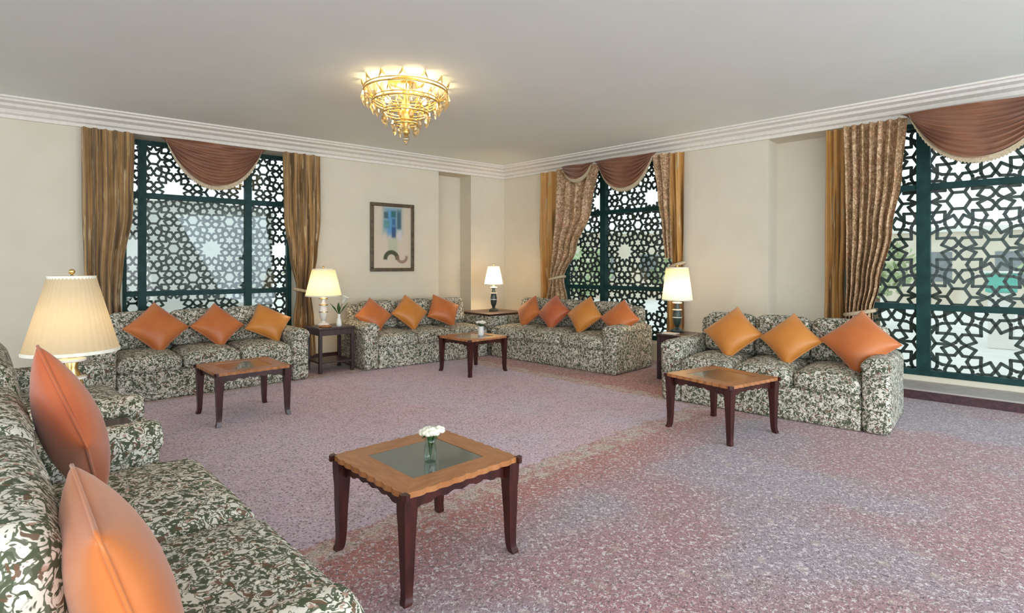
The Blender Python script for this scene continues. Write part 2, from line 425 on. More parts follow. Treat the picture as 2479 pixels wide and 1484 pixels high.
# ------------------------------------------------------------------ windows with metal lattice
def hankin(a, th, x0, x1, y0, y1):
    """segments of a 12-fold star pattern (squares, hexagons, dodecagons) clipped to a rectangle"""
    Ld = (3+math.sqrt(3))*a; segs = []
    cx, cy = (x0+x1)/2, (y0+y1)/2
    def poly(cx, cy, n, a0, r, th):
        tn = math.tan(math.pi/n); t = r*tn/(math.cos(th)+math.sin(th)*tn)
        for k in range(n):
            an = a0+2*math.pi*k/n; c, s = math.cos(an), math.sin(an)
            for sg in (1, -1):
                px, py = r-math.sin(th)*t, sg*math.cos(th)*t
                segs.append((cx+r*c, cy+r*s, cx+px*c-py*s, cy+px*s+py*c))
    N = int(max(x1-x0, y1-y0)/Ld)+3
    for i in range(-N, N+1):
        for j in range(-N, N+1):
            x = cx+(i+j*.5)*Ld; y = cy+j*Ld*math.sqrt(3)/2
            if x < x0-Ld or x > x1+Ld or y < y0-Ld or y > y1+Ld: continue
            poly(x, y, 12, 0, a*(2+math.sqrt(3))/2, th)
            if (i-j) % 2 or j % 2:                     # most stars carry an inner rosette, some stay open
                rr = a*.80
                for k in range(6):
                    b0, b1 = k*math.pi/3, (k+1)*math.pi/3
                    segs.append((x+rr*math.cos(b0), y+rr*math.sin(b0), x+rr*math.cos(b1), y+rr*math.sin(b1)))
                    segs.append((x+rr*math.cos(b0), y+rr*math.sin(b0), x+1.5*a*math.cos(b0), y+1.5*a*math.sin(b0)))
            for k in range(3):
                an = k*math.pi/3; poly(x+Ld/2*math.cos(an), y+Ld/2*math.sin(an), 4, an, a/2, R(56))
            for k in range(2):
                an = math.pi/6+k*math.pi/3; q = Ld/math.sqrt(3)
                poly(x+q*math.cos(an), y+q*math.sin(an), 6, an, a*math.sqrt(3)/2, R(56))
    out = []
    for ax, ay, bx, by in segs:                        # Liang-Barsky
        dx, dy = bx-ax, by-ay; t0, t1 = 0, 1; ok = True
        for p, q in ((-dx, ax-x0), (dx, x1-ax), (-dy, ay-y0), (dy, y1-ay)):
            if abs(p) < 1e-9:
                if q < 0: ok = False
            else:
                r = q/p
                if p < 0: t0 = max(t0, r)
                else: t1 = min(t1, r)
        if ok and t0 < t1-1e-3: out.append((ax+dx*t0, ay+dy*t0, ax+dx*t1, ay+dy*t1))
    return out

def lattice(w, s0, s1, z0, z1, o, a, bw, bt=.022, th=R(62)):
    V, Fc = [], []
    for ax, ay, bx, by in hankin(a, th, s0, s1, z0, z1):
        dx, dy = bx-ax, by-ay; l = math.hypot(dx, dy); ux, uy = dx/l, dy/l
        ax -= ux*bw*.35; ay -= uy*bw*.35; bx += ux*bw*.35; by += uy*bw*.35
        nx, ny = -uy*bw/2, ux*bw/2; k = len(V)
        for oo in (o, o-bt):
            for x, y in ((ax+nx, ay+ny), (bx+nx, by+ny), (bx-nx, by-ny), (ax-nx, ay-ny)): V.append(wp(w, x, oo, y))
        Fc += [(k, k+1, k+2, k+3), (k+7, k+6, k+5, k+4), (k, k+4, k+5, k+1), (k+1, k+5, k+6, k+2), (k+2, k+6, k+7, k+3), (k+3, k+7, k+4, k)]
    return V, Fc

def window(name, w, s0, s1, z0, mull, trans, label, a, bw, mw=.075):
    root = empty(name, wp(w, (s0+s1)/2, OREC, z0)); tag(root, label, 'window', kind='structure')
    inv = Matrix.Translation(root.location).inverted()
    def part(n, vf, m): return obj(n, xf(vf, inv), m, root)
    o0, o1 = OREC-.05, OREC+.03
    for q0, q1 in ((s0, s0+.06), (s1-.06, s1)): part('jamb', wbox(w, q0, q1, o0, o1, z0, ZC), M['frame'])
    part('head', wbox(w, s0+.06, s1-.06, o0, o1, ZC-.05, ZC), M['frame'])
    part('sill_rail', wbox(w, s0+.06, s1-.06, o0, o1, z0, z0+.06), M['frame'])
    xs = [s0+.06]+[m for m in sorted(mull)]+[s1-.06]
    for m in mull: part('mullion', wbox(w, m-mw/2, m+mw/2, o0, o1+.01, z0+.06, ZC-.05), M['frame'])
    zsn = [z0+.06]+list(trans)+[ZC-.05]
    for i in range(len(xs)-1):
        a0 = xs[i]+(mw/2 if i else 0); a1 = xs[i+1]-(mw/2 if i < len(xs)-2 else 0)
        for z in trans: part('transom', wbox(w, a0, a1, o0, o1, z-.032, z+.032), M['frame'])
        for j in range(len(zsn)-1):
            b0 = zsn[j]+(.032 if j else 0); b1 = zsn[j+1]-(.032 if j < len(zsn)-2 else 0)
            part('pane', wbox(w, a0, a1, OREC-.015, OREC-.009, b0, b1), M['glass'])
    part('lattice_screen', lattice(w, s0+.02, s1-.02, z0+.02, ZC-.02, OREC-.08, a, bw), M['lattice'])
    return root, part
r1, part1 = window('window_1', 'L', W1[0], W1[1], zs, [ps('L', 600, OREC), ps('L', 344, OREC)], [1.0, 2.22], 'green framed window with lattice behind the sofa by the shaded block outside', .092, .026, .085)
# casement handles
for z in (1.45, 1.08):
    hs = ps('L', 592, OREC)
    part1('handle', join(wbox('L', hs-.012, hs+.012, OREC+.04, OREC+.055, z-.05, z+.05), wbox('L', hs-.012, hs+.07, OREC+.055, OREC+.07, z-.012, z+.012)), M['frame'])
window('window_2', 'R', W2[0], W2[1], zs, [ps('R', 1462, OREC)], [1.0, 2.2], 'narrow green framed window with lattice nearest the room corner', .10, .027, .10)
window('window_3', 'R', W3[0]+.001, W3[1]-.001, .16, [ps('R', 2236, OREC), 8.3], [.90, 2.2], 'wide green framed window with lattice above the stone step', .125, .030, .12)

# ------------------------------------------------------------------ sofas
def frame_of(ang): return Vector((math.cos(ang), math.sin(ang))), Vector((-math.sin(ang), math.cos(ang)))
def make_sofa(name, label, loc, ang, L, D=.95, arms=(1, 1), seats=3, group='floral sofas', aw=.20, ay=.02, bo=.265, bl=9, bh=.39):
    root = empty(name, (loc[0], loc[1], 0), ang); tag(root, label, 'sofa', group)
    x0 = aw if arms[0] else 0.0; x1 = L-(aw if arms[1] else 0)
    fm = M['floral']
    obj('base', rbox(x0+.001, x1-.001, .03, D-.04, .0, .30, .025, 7), fm, root, True)
    obj('backrest', rbox(x0*.5+.002, L-(L-x1)*.5-.002, D-.17, D, .0, .80, .07, 9), fm, root, True)
    w = (x1-x0)/seats
    for i in range(seats):
        a = x0+i*w
        obj('seat_cushion', rbox(a+.003, a+w-.003, .0, D-.16, .27, .43, .06, 9, .05), fm, root, True)
        m = rbox(a+.004, a+w-.004, -.075, .075, 0, bh, .06, 9, .02, .03)
        obj('back_cushion', xf(m, Matrix.Translation((0, D-bo, .45)) @ Matrix.Rotation(R(-bl), 4, 'X')), fm, root, True)
    for k, (f, a0) in enumerate(((arms[0], 0), (arms[1], L-aw))):
        if not f: continue
        ar = obj('arm', join(rbox(a0, a0+aw, ay, D-.02, .0, .56, .045, 9), ), fm, root, True)
        obj('arm_roll', xf(lathe([(.001, 0), (.085, 0), (.1, .012), (.108, .04), (.108, D-.14-ay), (.1, D-.12-ay), (.001, D-.11-ay)], 20),
            Matrix.Translation((a0+aw/2, ay-.012, .53)) @ Matrix.Rotation(R(-90), 4, 'X') @ Matrix.Diagonal((1, .72, 1, 1))), fm, ar, 'auto')
    return root, Vector(loc), ang, L, D
nA = Vector((.719, .695)); tA = Vector((-.695, .719))
def At(t, n): p = nA*n+tA*t; return (p.x, p.y)
angA = math.atan2(tA.y, tA.x)
SA = make_sofa('sofa', 'floral sofa facing the vase table, beside the large cream lampshade', At(1.09, .76), angA, 2.11, .92, seats=2, ay=.15, bo=.205, bl=2, bh=.42)
SA2 = make_sofa('sofa', 'floral sofa in the far corner past the large cream lampshade', At(3.70, .74), angA, 1.75, .92, seats=2, ay=.08)
SB = make_sofa('sofa', 'floral sofa standing below the window with the grey block outside', (-3.92, 5.12), R(43), 2.08)
angC = math.atan2(-DL.y, -DL.x)
SC = make_sofa('sofa', 'floral sofa standing below the framed picture', (-1.862, 6.986), angC, 1.94, arms=(1, 0))
angD = math.atan2(DR.y, DR.x)
P0 = Vector((-.341, 8.196))
SD = make_sofa('sofa', 'floral sofa with four cushions below the narrow window', (P0.x, P0.y), angD, 2.2, arms=(0, 1))
dE = Vector((.755, -.655)); angE = math.atan2(dE.y, dE.x)
SE = make_sofa('sofa', 'floral sofa in front of the pillar and the wide window', (2.95-dE.x*1.93, 4.285-dE.y*1.93), angE, 1.93)

# ------------------------------------------------------------------ cushions
def pillow(side=.43, T=.105, n=14):
    V, Fc = [], []
    a = side/2
    for sg in (1, -1):
        for i in range(n+1):
            for j in range(n+1):
                u = math.sin((2*i/n-1)*math.pi/2); v = math.sin((2*j/n-1)*math.pi/2)
                x = a*u*(1-.065*(1-v*v)); y = a*v*(1-.065*(1-u*u))
                V.append((x, y, sg*T*max(0, (1-u*u)*(1-v*v))**.42))
    N = (n+1)**2
    for s in (0, 1):
        for i in range(n):
            for j in range(n):
                q = [s*N+i*(n+1)+j, s*N+(i+1)*(n+1)+j, s*N+(i+1)*(n+1)+j+1, s*N+i*(n+1)+j+1]
                Fc.append(tuple(q if s == 0 else q[::-1]))
    bm = bmesh.new(); vs = [bm.verts.new(p) for p in V]
    for q in Fc: bm.faces.new([vs[i] for i in q])
    bmesh.ops.remove_doubles(bm, verts=list(bm.verts), dist=1e-5); bm.verts.index_update()
    o = [tuple(p.co) for p in bm.verts], [tuple(p.index for p in q.verts) for q in bm.faces]
    bm.free(); return o
PIL = {k: mesh('cushion', pillow(), M[k], True) for k in ('orange', 'rust', 'amber')}
def edge_loop(side=.43, n=12):
    a = side/2; pts = []
    for e in range(4):
        for i in range(n):
            u = 2*i/n-1
            x, y = a*u, a*(1-.065*(1-u*u))
            c, s = math.cos(-e*math.pi/2), math.sin(-e*math.pi/2)
            pts.append((x*c-y*s, x*s+y*c, 0))
    return pts
PIPE = {k: mesh('piping', tube(edge_loop(), .006, 6, True), M[k], True) for k in ('orange', 'rust', 'amber')}
TAS = mesh('tassel', join(sphere(.013, (0, 0, 0), 8, 5), lathe([(.006, -.012), (.014, -.02), (.017, -.05), (.001, -.052)], 8)), M['fringe'], True)
def cushion(sofa, px, col, label, thin=1.0, yy=.45, lean=27, spin=45, sq=.81, zz=None, sc=1.0, twist=0, group='orange scatter cushions', x=None):
    root, loc, ang, L, D = sofa
    ex, ey = frame_of(ang)
    if x is None:
        k = (px-CX)/F_PX; p = loc+ey*yy
        x = -(p.x-k*p.y)/(ex.x-k*ex.y)
    h = .43*sc*sq*(.707 if spin else .5)*math.cos(R(lean))
    z = (.465+h-.02) if zz is None else zz
    c = loc+ex*x+ey*yy
    mw = (Matrix.Translation((c.x, c.y, z)) @ Matrix.Rotation(ang, 4, 'Z') @ Matrix.Rotation(R(twist), 4, 'Z') @ Matrix.Rotation(R(90-lean), 4, 'X')
          @ Matrix.Diagonal((1, sq, thin, 1)) @ Matrix.Rotation(R(spin), 4, 'Z') @ Matrix.Scale(sc, 4))
    o = bpy.data.objects.new('cushion', PIL[col]); COL.objects.link(o); o.matrix_world = mw
    tag(o, label, 'cushion', group)
    p = bpy.data.objects.new('piping', PIPE[col]); COL.objects.link(p); p.parent = o
    return o
cushion(SA, 0, 'rust', 'rust orange cushion leaning near the lampshade on the sofa facing the vase table', x=1.51, yy=.52, lean=17, sc=1.06, thin=.85, twist=2, sq=1)
cushion(SA, 0, 'orange', 'large orange cushion on the sofa facing the vase table, farther from the lampshade', x=.31, yy=.545, lean=17, sc=1.07, thin=.78, twist=-1, spin=0, sq=1)
gB = 'below the window with the grey block outside'
cushion(SB, 380, 'orange', 'orange cushion farthest from the side table '+gB, yy=.45, sc=1.1)
cushion(SB, 527, 'orange', 'middle orange cushion '+gB, yy=.45, sc=1.02)
cushion(SB, 650, 'amber', 'amber cushion nearest the side table '+gB, yy=.42, sc=.98, spin=58)
gC = 'on the sofa below the framed picture'
cushion(SC, 905, 'orange', 'orange cushion nearest the side table '+gC, sc=1.0)
cushion(SC, 992, 'amber', 'middle amber cushion '+gC, sc=1.05)
cushion(SC, 1074, 'orange', 'orange cushion nearest the corner lamp '+gC, sc=1.05, spin=62)
gD = 'on the sofa below the narrow window'
cushion(SD, 1280, 'orange', 'orange cushion nearest the corner lamp '+gD, sc=.98, twist=-10)
cushion(SD, 1340, 'rust', 'deep rust cushion, second from the corner lamp '+gD, sc=1.05, spin=55)
cushion(SD, 1415, 'amber', 'amber cushion, second from the arm '+gD, sc=1.05, yy=.40)
cushion(SD, 1500, 'orange', 'pale orange cushion beside the arm '+gD, sc=1.0, twist=6, yy=.42)
gE = 'on the sofa before the pillar'
cushion(SE, 1773, 'amber', 'amber orange cushion nearest the yellow lamp '+gE, sc=1.05)
cushion(SE, 1913, 'amber', 'middle amber cushion '+gE, sc=.98, yy=.42)
cushion(SE, 2080, 'orange', 'largest orange cushion, at the arm by the wide window '+gE, sc=1.1, yy=.42)

# ------------------------------------------------------------------ coffee tables
TS = .64; TH = .45
def make_table_meshes():
    h = TS/2; d = {}
    # framed top: four mitred rails with scalloped outer edge
    pts_o, pts_i = [], []
    n = 12; bw = .125
    rail = []
    def outer(u): return h-.012+.010*abs(math.sin(u*math.pi*4.5))*(1-u**12)
    V, Fc = [], []
    for i in range(n*4+1):
        u = -1+2*i/(n*4); yo = -outer(u); x = u*(h-.012)
        yi = -(h-bw); xi = u*(h-bw)
        V += [(x, yo, TH), (x, yo, TH-.024), (xi, yi, TH), (xi, yi, TH-.024)]
    for i in range(n*4):
        a, b = 4*i, 4*i+4
        Fc += [(a, b, b+2, a+2), (a+1, a+3, b+3, b+1), (a, a+1, b+1, b), (a+2, b+2, b+3, a+3)]
    Fc += [(0, 2, 3, 1), (len(V)-4, len(V)-3, len(V)-1, len(V)-2)]
    d['top_rail'] = mesh('top_rail', (V, Fc), M['wood_lt'])
    d['glass'] = mesh('glass_inset', box(-(h-bw), h-bw, -(h-bw), h-bw, TH-.020, TH-.002), M['tabletop'])
    # apron with curved lower edge
    V, Fc = [], []; n = 24; ya = -(h-.04)
    for i in range(n+1):
        u = -1+2*i/n; x = u*(h-.075); zb = TH-.024-(.045+.025*abs(u)**3+.006*math.cos(u*18))
        for y in (ya, ya+.02): V += [(x, y, TH-.024), (x, y, zb)]
    for i in range(n):
        a, b = 4*i, 4*i+4
        Fc += [(a, a+1, b+1, b), (a+2, b+2, b+3, a+3), (a, b, b+2, a+2), (a+1, a+3, b+3, b+1)]
    Fc += [(0, 2, 3, 1), (4*n, 4*n+1, 4*n+3, 4*n+2)]
    d['apron'] = mesh('apron', (V, Fc), M['mahog'])
    # cabriole leg at (-,-) corner
    c = -(h-.036); V, Fc = [], []
    prof = [(TH-.024, .030, 0), (TH-.09, .030, .002), (TH-.14, .027, .003), (.2, .023, 0), (.10, .020, 0), (.05, .018, -.002), (.025, .018, -.006), (.012, .019, -.012), (0, .017, -.016)]
    for z, r, off in prof:
        q = c+off*.71
        for sx, sy in ((-1, -1), (1, -1), (1, 1), (-1, 1)): V.append((q+sx*r, q+sy*r, z))
    for i in range(len(prof)-1):
        for k in range(4):
            a, b = 4*i+k, 4*i+(k+1) % 4; Fc.append((a, b, b+4, a+4))
    Fc += [(0, 1, 2, 3), tuple(range(4*len(prof)-4, 4*len(prof)))]
    d['leg'] = mesh('leg', (V, Fc), M['mahog'], 'auto')
    d['corner'] = mesh('corner_ear', xf(prism([(-.022, -.008), (-.008, -.022), (.010, -.022), (.010, .010), (-.022, .010)], TH-.026, TH+.001), Matrix.Translation((-(h-.012), -(h-.012), 0))), M['mahog'])
    return d
TM = make_table_meshes()
def coffee_table(x, y, rz, label):
    root = empty('coffee_table', (x, y, 0), rz); tag(root, label, 'table', 'square inlaid coffee tables')
    for k in range(4):
        q = Matrix.Rotation(k*math.pi/2, 4, 'Z')
        obj('top_rail', TM['top_rail'], None, root, mw=q); obj('apron', TM['apron'], None, root, mw=q); obj('leg', TM['leg'], None, root, mw=q)
        obj('corner_ear', TM['corner'], None, root, mw=q)
    obj('glass_inset', TM['glass'], None, root)
    return root
T1 = (-.41, 2.60); coffee_table(T1[0], T1[1], R(43.5), 'square inlaid coffee table with scalloped edge holding the glass vase')
coffee_table(-2.445, 5.00, R(44), 'square coffee table in front of the sofa below the shaded lattice window')
T3 = (-.50, 7.05); coffee_table(T3[0], T3[1], R(44), 'square coffee table in front of the corner table, holding a white vase')
coffee_table(1.72, 4.52, R(33), 'bare square coffee table in front of the sofa before the pillar')

# ------------------------------------------------------------------ side tables
def side_table(name, x, y, rz, sx, sy, h, label, mat=None, shelf=True):
    mt = mat or M['black_wood']
    root = empty(name, (x, y, 0), rz); tag(root, label, 'table', 'side tables beside sofas')
    obj('tabletop', bbox(-sx/2, sx/2, -sy/2, sy/2, h-.03, h, .008), mt, root)
    for a in (-1, 1):
        for b in (-1, 1):
            cx, cy = a*(sx/2-.03), b*(sy/2-.03)
            obj('leg', bbox(cx-.02, cx+.02, cy-.02, cy+.02, 0, h-.03, .004), mt, root)
        obj('apron', box(-sx/2+.05, sx/2-.05, a*(sy/2-.03)-.01, a*(sy/2-.03)+.01, h-.10, h-.03), mt, root)
        obj('apron', box(a*(sx/2-.03)-.01, a*(sx/2-.03)+.01, -sy/2+.05, sy/2-.05, h-.10, h-.03), mt, root)
    if shelf: obj('shelf', box(-sx/2+.02, sx/2-.02, -sy/2+.02, sy/2-.02, .12, .14), mt, root)
    return root
side_table('side_table', *At(3.445, .33), angA, .40, .50, .52, 'dark wood side table under the large cream lampshade')
side_table('side_table', -2.36, 7.13, R(41), .48, .46, .57, 'dark wood side table between the picture wall sofas, with white lily')
side_table('side_table', 2.02, 6.58, angE, .42, .46, .54, 'dark wood side table between the narrow window sofa and pillar sofa')
# corner table wedged where two sofas meet
cpts = []
nC = -NL; nD = -NR
p1 = P0+nC*.06+nD*.06; p2 = P0+nC*.93+nD*.02; p4 = P0+nD*.93+nC*.02; p3 = P0+nC*.88+nD*.88
cen = (p1+p2+p3+p4)/4
loc4 = [tuple(q-cen) for q in (p1, p4, p3, p2)]
ct = empty('corner_table', (cen.x, cen.y, 0)); tag(ct, 'floral skirted corner table wedged where two sofas meet', 'table')
def inset(poly, k): return [(x*k, y*k) for x, y in poly]
obj('skirt', prism(inset(loc4, .93), 0, .58), M['floral'], ct)
obj('tabletop', prism(inset(loc4, .95), .58, .61), M['black_wood'], ct)

# ------------------------------------------------------------------ lamps
def lamp(x, y, z, label, zb, zt, rb, rt, body='white', power=LAMP_W):
    """zb, zt: foot and top height of the shade"""
    root = empty('table_lamp', (x, y, z)); tag(root, label, 'lamp', 'table lamps with pale shades')
    h0 = zb-z; h1 = zt-z
    bm = M['white_ceramic'] if body == 'white' else M['dark_ceramic']
    obj('base', lathe([(.075, 0), (.08, .012), (.07, .03), (.03, .045), (.022, .06)], 24), M['brass'] if body == 'brass' else bm, root, 'auto')
    hb = h0+.03
    pr_ = [(.02, .06), (.045, .06+.12*hb), (.055, .06+.3*hb), (.04, .06+.5*hb), (.022, .06+.62*hb), (.03, .06+.68*hb), (.018, .06+.74*hb), (.012, hb)]
    obj('stem', lathe(pr_, 20), M['brass'] if body == 'brass' else bm, root, True)
    for q in (.28, .5, .7): obj('ring', lathe([(.03, hb*q+.05), (.058, hb*q+.056), (.058, hb*q+.066), (.03, hb*q+.072)], 20), M['brass'] if body == 'white' else M['white_ceramic'], root, 'auto')
    obj('harp', tube([(.0, 0, hb-.01), (.05, 0, hb+.07), (.05, 0, h1-.08), (0, 0, h1+.01), (-.05, 0, h1-.08), (-.05, 0, hb+.07), (0, 0, hb-.01)], .003, 6), M['brass'], root, True)
    v, f = lathe([(rb, h0), (rb*.99, h0+.01), (rt*1.01, h1-.01), (rt, h1)], 120, .012, 40, False)
    v2, f2 = lathe([(rb-.004, h0), (rt-.004, h1)], 120, .012, 40, False)
    sh = obj('shade', (v, f), M['cream_shade'] if body == 'brass' else M['shade'], root, True)
    for rr, hh in ((rb, h0), (rt, h1-.012)):
        obj('shade_trim', lathe([(rr*.99, hh-.004), (rr*1.02, hh-.004), (rr*1.02, hh+.012), (rr*.99, hh+.012)], 60, 0, 1, False), M['petal'], sh, 'auto')
    obj('finial', xf(sphere(.014, (0, 0, 0), 10, 6), Matrix.Translation((0, 0, h1+.02))), M['brass'], root, True)
    obj('bulb', sphere(.028, (0, 0, (h0+h1)/2), 12, 8, 1.3), M['bulb'], root, True)
    li = bpy.data.lights.new('lamp_light', 'POINT'); li.energy = power; li.color = (1, .72, .42); li.shadow_soft_size = .04
    lo = bpy.data.objects.new('lamp_light', li); COL.objects.link(lo); lo.parent = root; lo.location = (0, 0, h0+(h1-h0)*.35)
    return root
a = At(3.43, .32)
lamp(a[0], a[1], .52, 'table lamp with large cream pleated shade beside the near sofa', .93, 1.30, .19, .095, 'brass', LAMP_W*.2)
lamp(-2.46, 7.17, .57, 'white shaded lamp on the side table by the picture wall', .955, 1.31, .225, .14)
lamp(-.30, 8.98, .61, 'small bright lamp on the skirted corner table', 1.04, 1.35, .15, .09, 'dark', LAMP_W*4.5)
lamp(2.02, 6.72, .54, 'pale yellow lamp with dark banded stem between narrow window and pillar', .93, 1.33, .18, .13, 'dark', LAMP_W*1.2)

# ------------------------------------------------------------------ vases, flowers, small things
def vase(x, y, z, label, h, r, mat, heads, spread, rise):
    root = empty('flower_vase', (x, y, z)); tag(root, label, 'vase')
    obj('vase_body', lathe([(r*.8, 0), (r, h*.15), (r*.95, h*.6), (r*.8, h*.85), (r, h)], 20), mat, root, True)
    for i in range(heads):
        an = i*2.4; rr = spread*(.3+.7*((i*.618) % 1))
        top = (rr*math.cos(an), rr*math.sin(an), h+rise*(.7+.3*((i*.37) % 1)))
        obj('stem', tube([(0, 0, h*.2), (top[0]*.4, top[1]*.4, h), top], .003, 5), M['leaf'], root, True)
        bits = [sphere(.017, (top[0]+.016*math.cos(k*1.05+i), top[1]+.016*math.sin(k*1.05+i), top[2]+.004*(k % 2)), 7, 4, .7) for k in range(6)]
        obj('flower', join(sphere(.016, (top[0], top[1], top[2]+.008), 7, 4), *bits), M['petal'], root, True)
    for i in range(7):
        an = i*.9+.3; l = spread*1.2
        lf = ([(0, 0, 0), (l*.4, .014, .03), (l, 0, .02), (l*.4, -.014, .03)], [(0, 1, 2, 3)])
        lf = join(lf, ([(p[0], p[1], p[2]-.002) for p in lf[0]], [(3, 2, 1, 0)]))
        obj('leaf', xf(lf, Matrix.Translation((0, 0, h*.92)) @ Matrix.Rotation(an, 4, 'Z')), M['leaf'], root)
    return root
vase(-.376, 2.53, TH-.002, 'small glass vase of cream flowers on the scalloped coffee table', .105, .03, M['vase_glass'], 9, .04, .035)
vase(T3[0]+.10, T3[1]+.02, TH-.002, 'white vase of cream flowers on the table near the corner', .12, .04, M['white_ceramic'], 7, .06, .06)
# lily beside the lamp on the picture-side table
lv = empty('lily_vase', (-2.22, 7.05, .57)); tag(lv, 'slender white vase with single tall lily on side table', 'vase')
obj('vase_body', lathe([(.03, 0), (.036, .03), (.028, .08), (.014, .13), (.02, .16)], 18), M['white_ceramic'], lv, True)
obj('stem', tube([(0, 0, .1), (.01, 0, .2), (.045, 0, .30)], .005, 6), M['leaf'], lv, True)
obj('flower', xf(lathe([(.004, 0), (.012, .03), (.024, .07), (.05, .10)], 12, .12, 6, False), Matrix.Translation((.045, 0, .29)) @ Matrix.Rotation(R(25), 4, 'Y')), M['petal'], lv, True)
for i in range(4):
    lf = ([(0, 0, 0), (.05, .02, .10), (.12, 0, .17), (.05, -.02, .10), (0, 0, -.003), (.05, .02, .097), (.12, 0, .167), (.05, -.02, .097)], [(0, 1, 2, 3), (7, 6, 5, 4)])
    obj('leaf', xf(lf, Matrix.Translation((0, 0, .14)) @ Matrix.Rotation(i*1.5+.4, 4, 'Z')), M['leaf'], lv)
tr = obj('trinket_tray', xf(lathe([(.001, .004), (.07, .004), (.085, .02), (.08, .022), (.066, .010), (.001, .010)], 20, 0, 1, False), Matrix.Translation((0, 0, -.004))), M['wood_lt'], None, True)
tr.location = (-2.37, 6.97, .57); tag(tr, 'small round wooden tray at the front of side table', 'tray')
nb = empty('notepad', (1.88, 6.52, .54), angE); tag(nb, 'white notepad lying on the side table below yellow lamp', 'notepad')
obj('cover', box(-.09, .09, -.06, .06, 0, .012), M['white_ceramic'], nb); obj('binding', box(-.095, -.085, -.06, .06, 0, .014), M['black_wood'], nb)

# ------------------------------------------------------------------ chandelier
ch = empty('chandelier', (-1.007, 5.22, ZT)); tag(ch, 'gilt and crystal ceiling chandelier glowing warm', 'chandelier')
obj('ceiling_plate', lathe([(.16, 0), (.17, -.012), (.12, -.03), (.05, -.045)], 32), M['gold'], ch, 'auto')
obj('stem', lathe([(.02, -.04), (.035, -.10), (.022, -.16), (.05, -.24), (.075, -.30), (.05, -.36), (.02, -.42), (.035, -.46), (.012, -.52)], 20), M['gold'], ch, True)
tiers = [(.39, -.10, 26, .085), (.31, -.20, 20, .085), (.21, -.30, 14, .08), (.11, -.40, 9, .07)]
def crystal_mesh(s): return mesh('crystal', lathe([(.001, 0), (.016*s, -.018*s), (.024*s, -.055*s), (.001, -.10*s)], 6), M['crystal'])
CR = crystal_mesh(1.0); CR2 = crystal_mesh(1.25)
def circ(r, z, n=40): return [(r*math.cos(2*math.pi*i/n), r*math.sin(2*math.pi*i/n), z) for i in range(n)]
for k, (r, z, n, dz) in enumerate(tiers):
    obj('hoop', join(tube(circ(r, z), .009, 6, True), tube(circ(r, z+.03), .006, 6, True)), M['gold'], ch, True)
    for i in range(n):
        an = 2*math.pi*i/n+k*.3
        obj('crystal', CR if k else CR2, None, ch, mw=Matrix.Translation((r*math.cos(an), r*math.sin(an), z-.006)))
    if k < 3:
        for i in range(n//2):
            an = 2*math.pi*i/(n//2)
            lf = [(r*math.cos(an+q)*(1+w), r*math.sin(an+q)*(1+w), z+.03+h) for q, w, h in ((-.12/(1+k*.3), 0, 0), (0, .05, .03), (.12/(1+k*.3), 0, 0), (0, .07, .075))]
            lf2 = [(x*.985, y*.985, q) for x, y, q in lf]
            obj('gilt_leaf', (lf+lf2, [(0, 1, 3), (1, 2, 3), (7, 5, 4), (7, 6, 5), (0, 4, 5, 1), (1, 5, 6, 2), (2, 6, 7, 3), (3, 7, 4, 0)]), M['gold'], ch)
for i in range(8):
    an = 2*math.pi*i/8+.2
    obj('arm', tube([(.03*math.cos(an), .03*math.sin(an), -.28), (.18*math.cos(an), .18*math.sin(an), -.24), (.30*math.cos(an), .30*math.sin(an), -.16), (.385*math.cos(an), .385*math.sin(an), -.09)], .006, 6), M['gold'], ch, True)
    obj('bulb', sphere(.026, (.25*math.cos(an), .25*math.sin(an), -.12), 10, 6, 1.4), M['bulb'], ch, True)
obj('finial', join(sphere(.035, (0, 0, -.535), 14, 8), lathe([(.012, -.56), (.02, -.575), (.001, -.60)], 10)), M['crystal'], ch, True)
for i in range(4):
    an = i*math.pi/2+.5
    li = bpy.data.lights.new('chandelier_light', 'POINT'); li.energy = CHANDELIER_W/4; li.color = (1, .78, .48); li.shadow_soft_size = .05
    lo = bpy.data.objects.new('chandelier_light', li); COL.objects.link(lo); lo.parent = ch; lo.location = (.22*math.cos(an), .22*math.sin(an), -.16)

# ------------------------------------------------------------------ picture
s0, s1 = ps('L', 895), ps('L', 1000); sc_ = (s0+s1)/2; pw, ph = abs(s0-s1), 1.05
pc = wp('L', sc_, .0, 1.786)
pic = empty('framed_picture', pc, angC); tag(pic, 'tall framed picture with blue print hanging above the sofa', 'picture')
fw = .052
for x0, x1, z0, z1 in ((-pw/2, pw/2, ph/2-fw, ph/2), (-pw/2, pw/2, -ph/2, -ph/2+fw), (-pw/2, -pw/2+fw, -ph/2+fw, ph/2-fw), (pw/2-fw, pw/2, -ph/2+fw, ph/2-fw)):
    obj('frame_rail', bbox(x0, x1, -.045, -.004, z0, z1, .008), M['pic_frame'], pic)
obj('print', box(-pw/2+fw, pw/2-fw, -.022, -.004, -ph/2+fw, ph/2-fw), M['art'], pic)

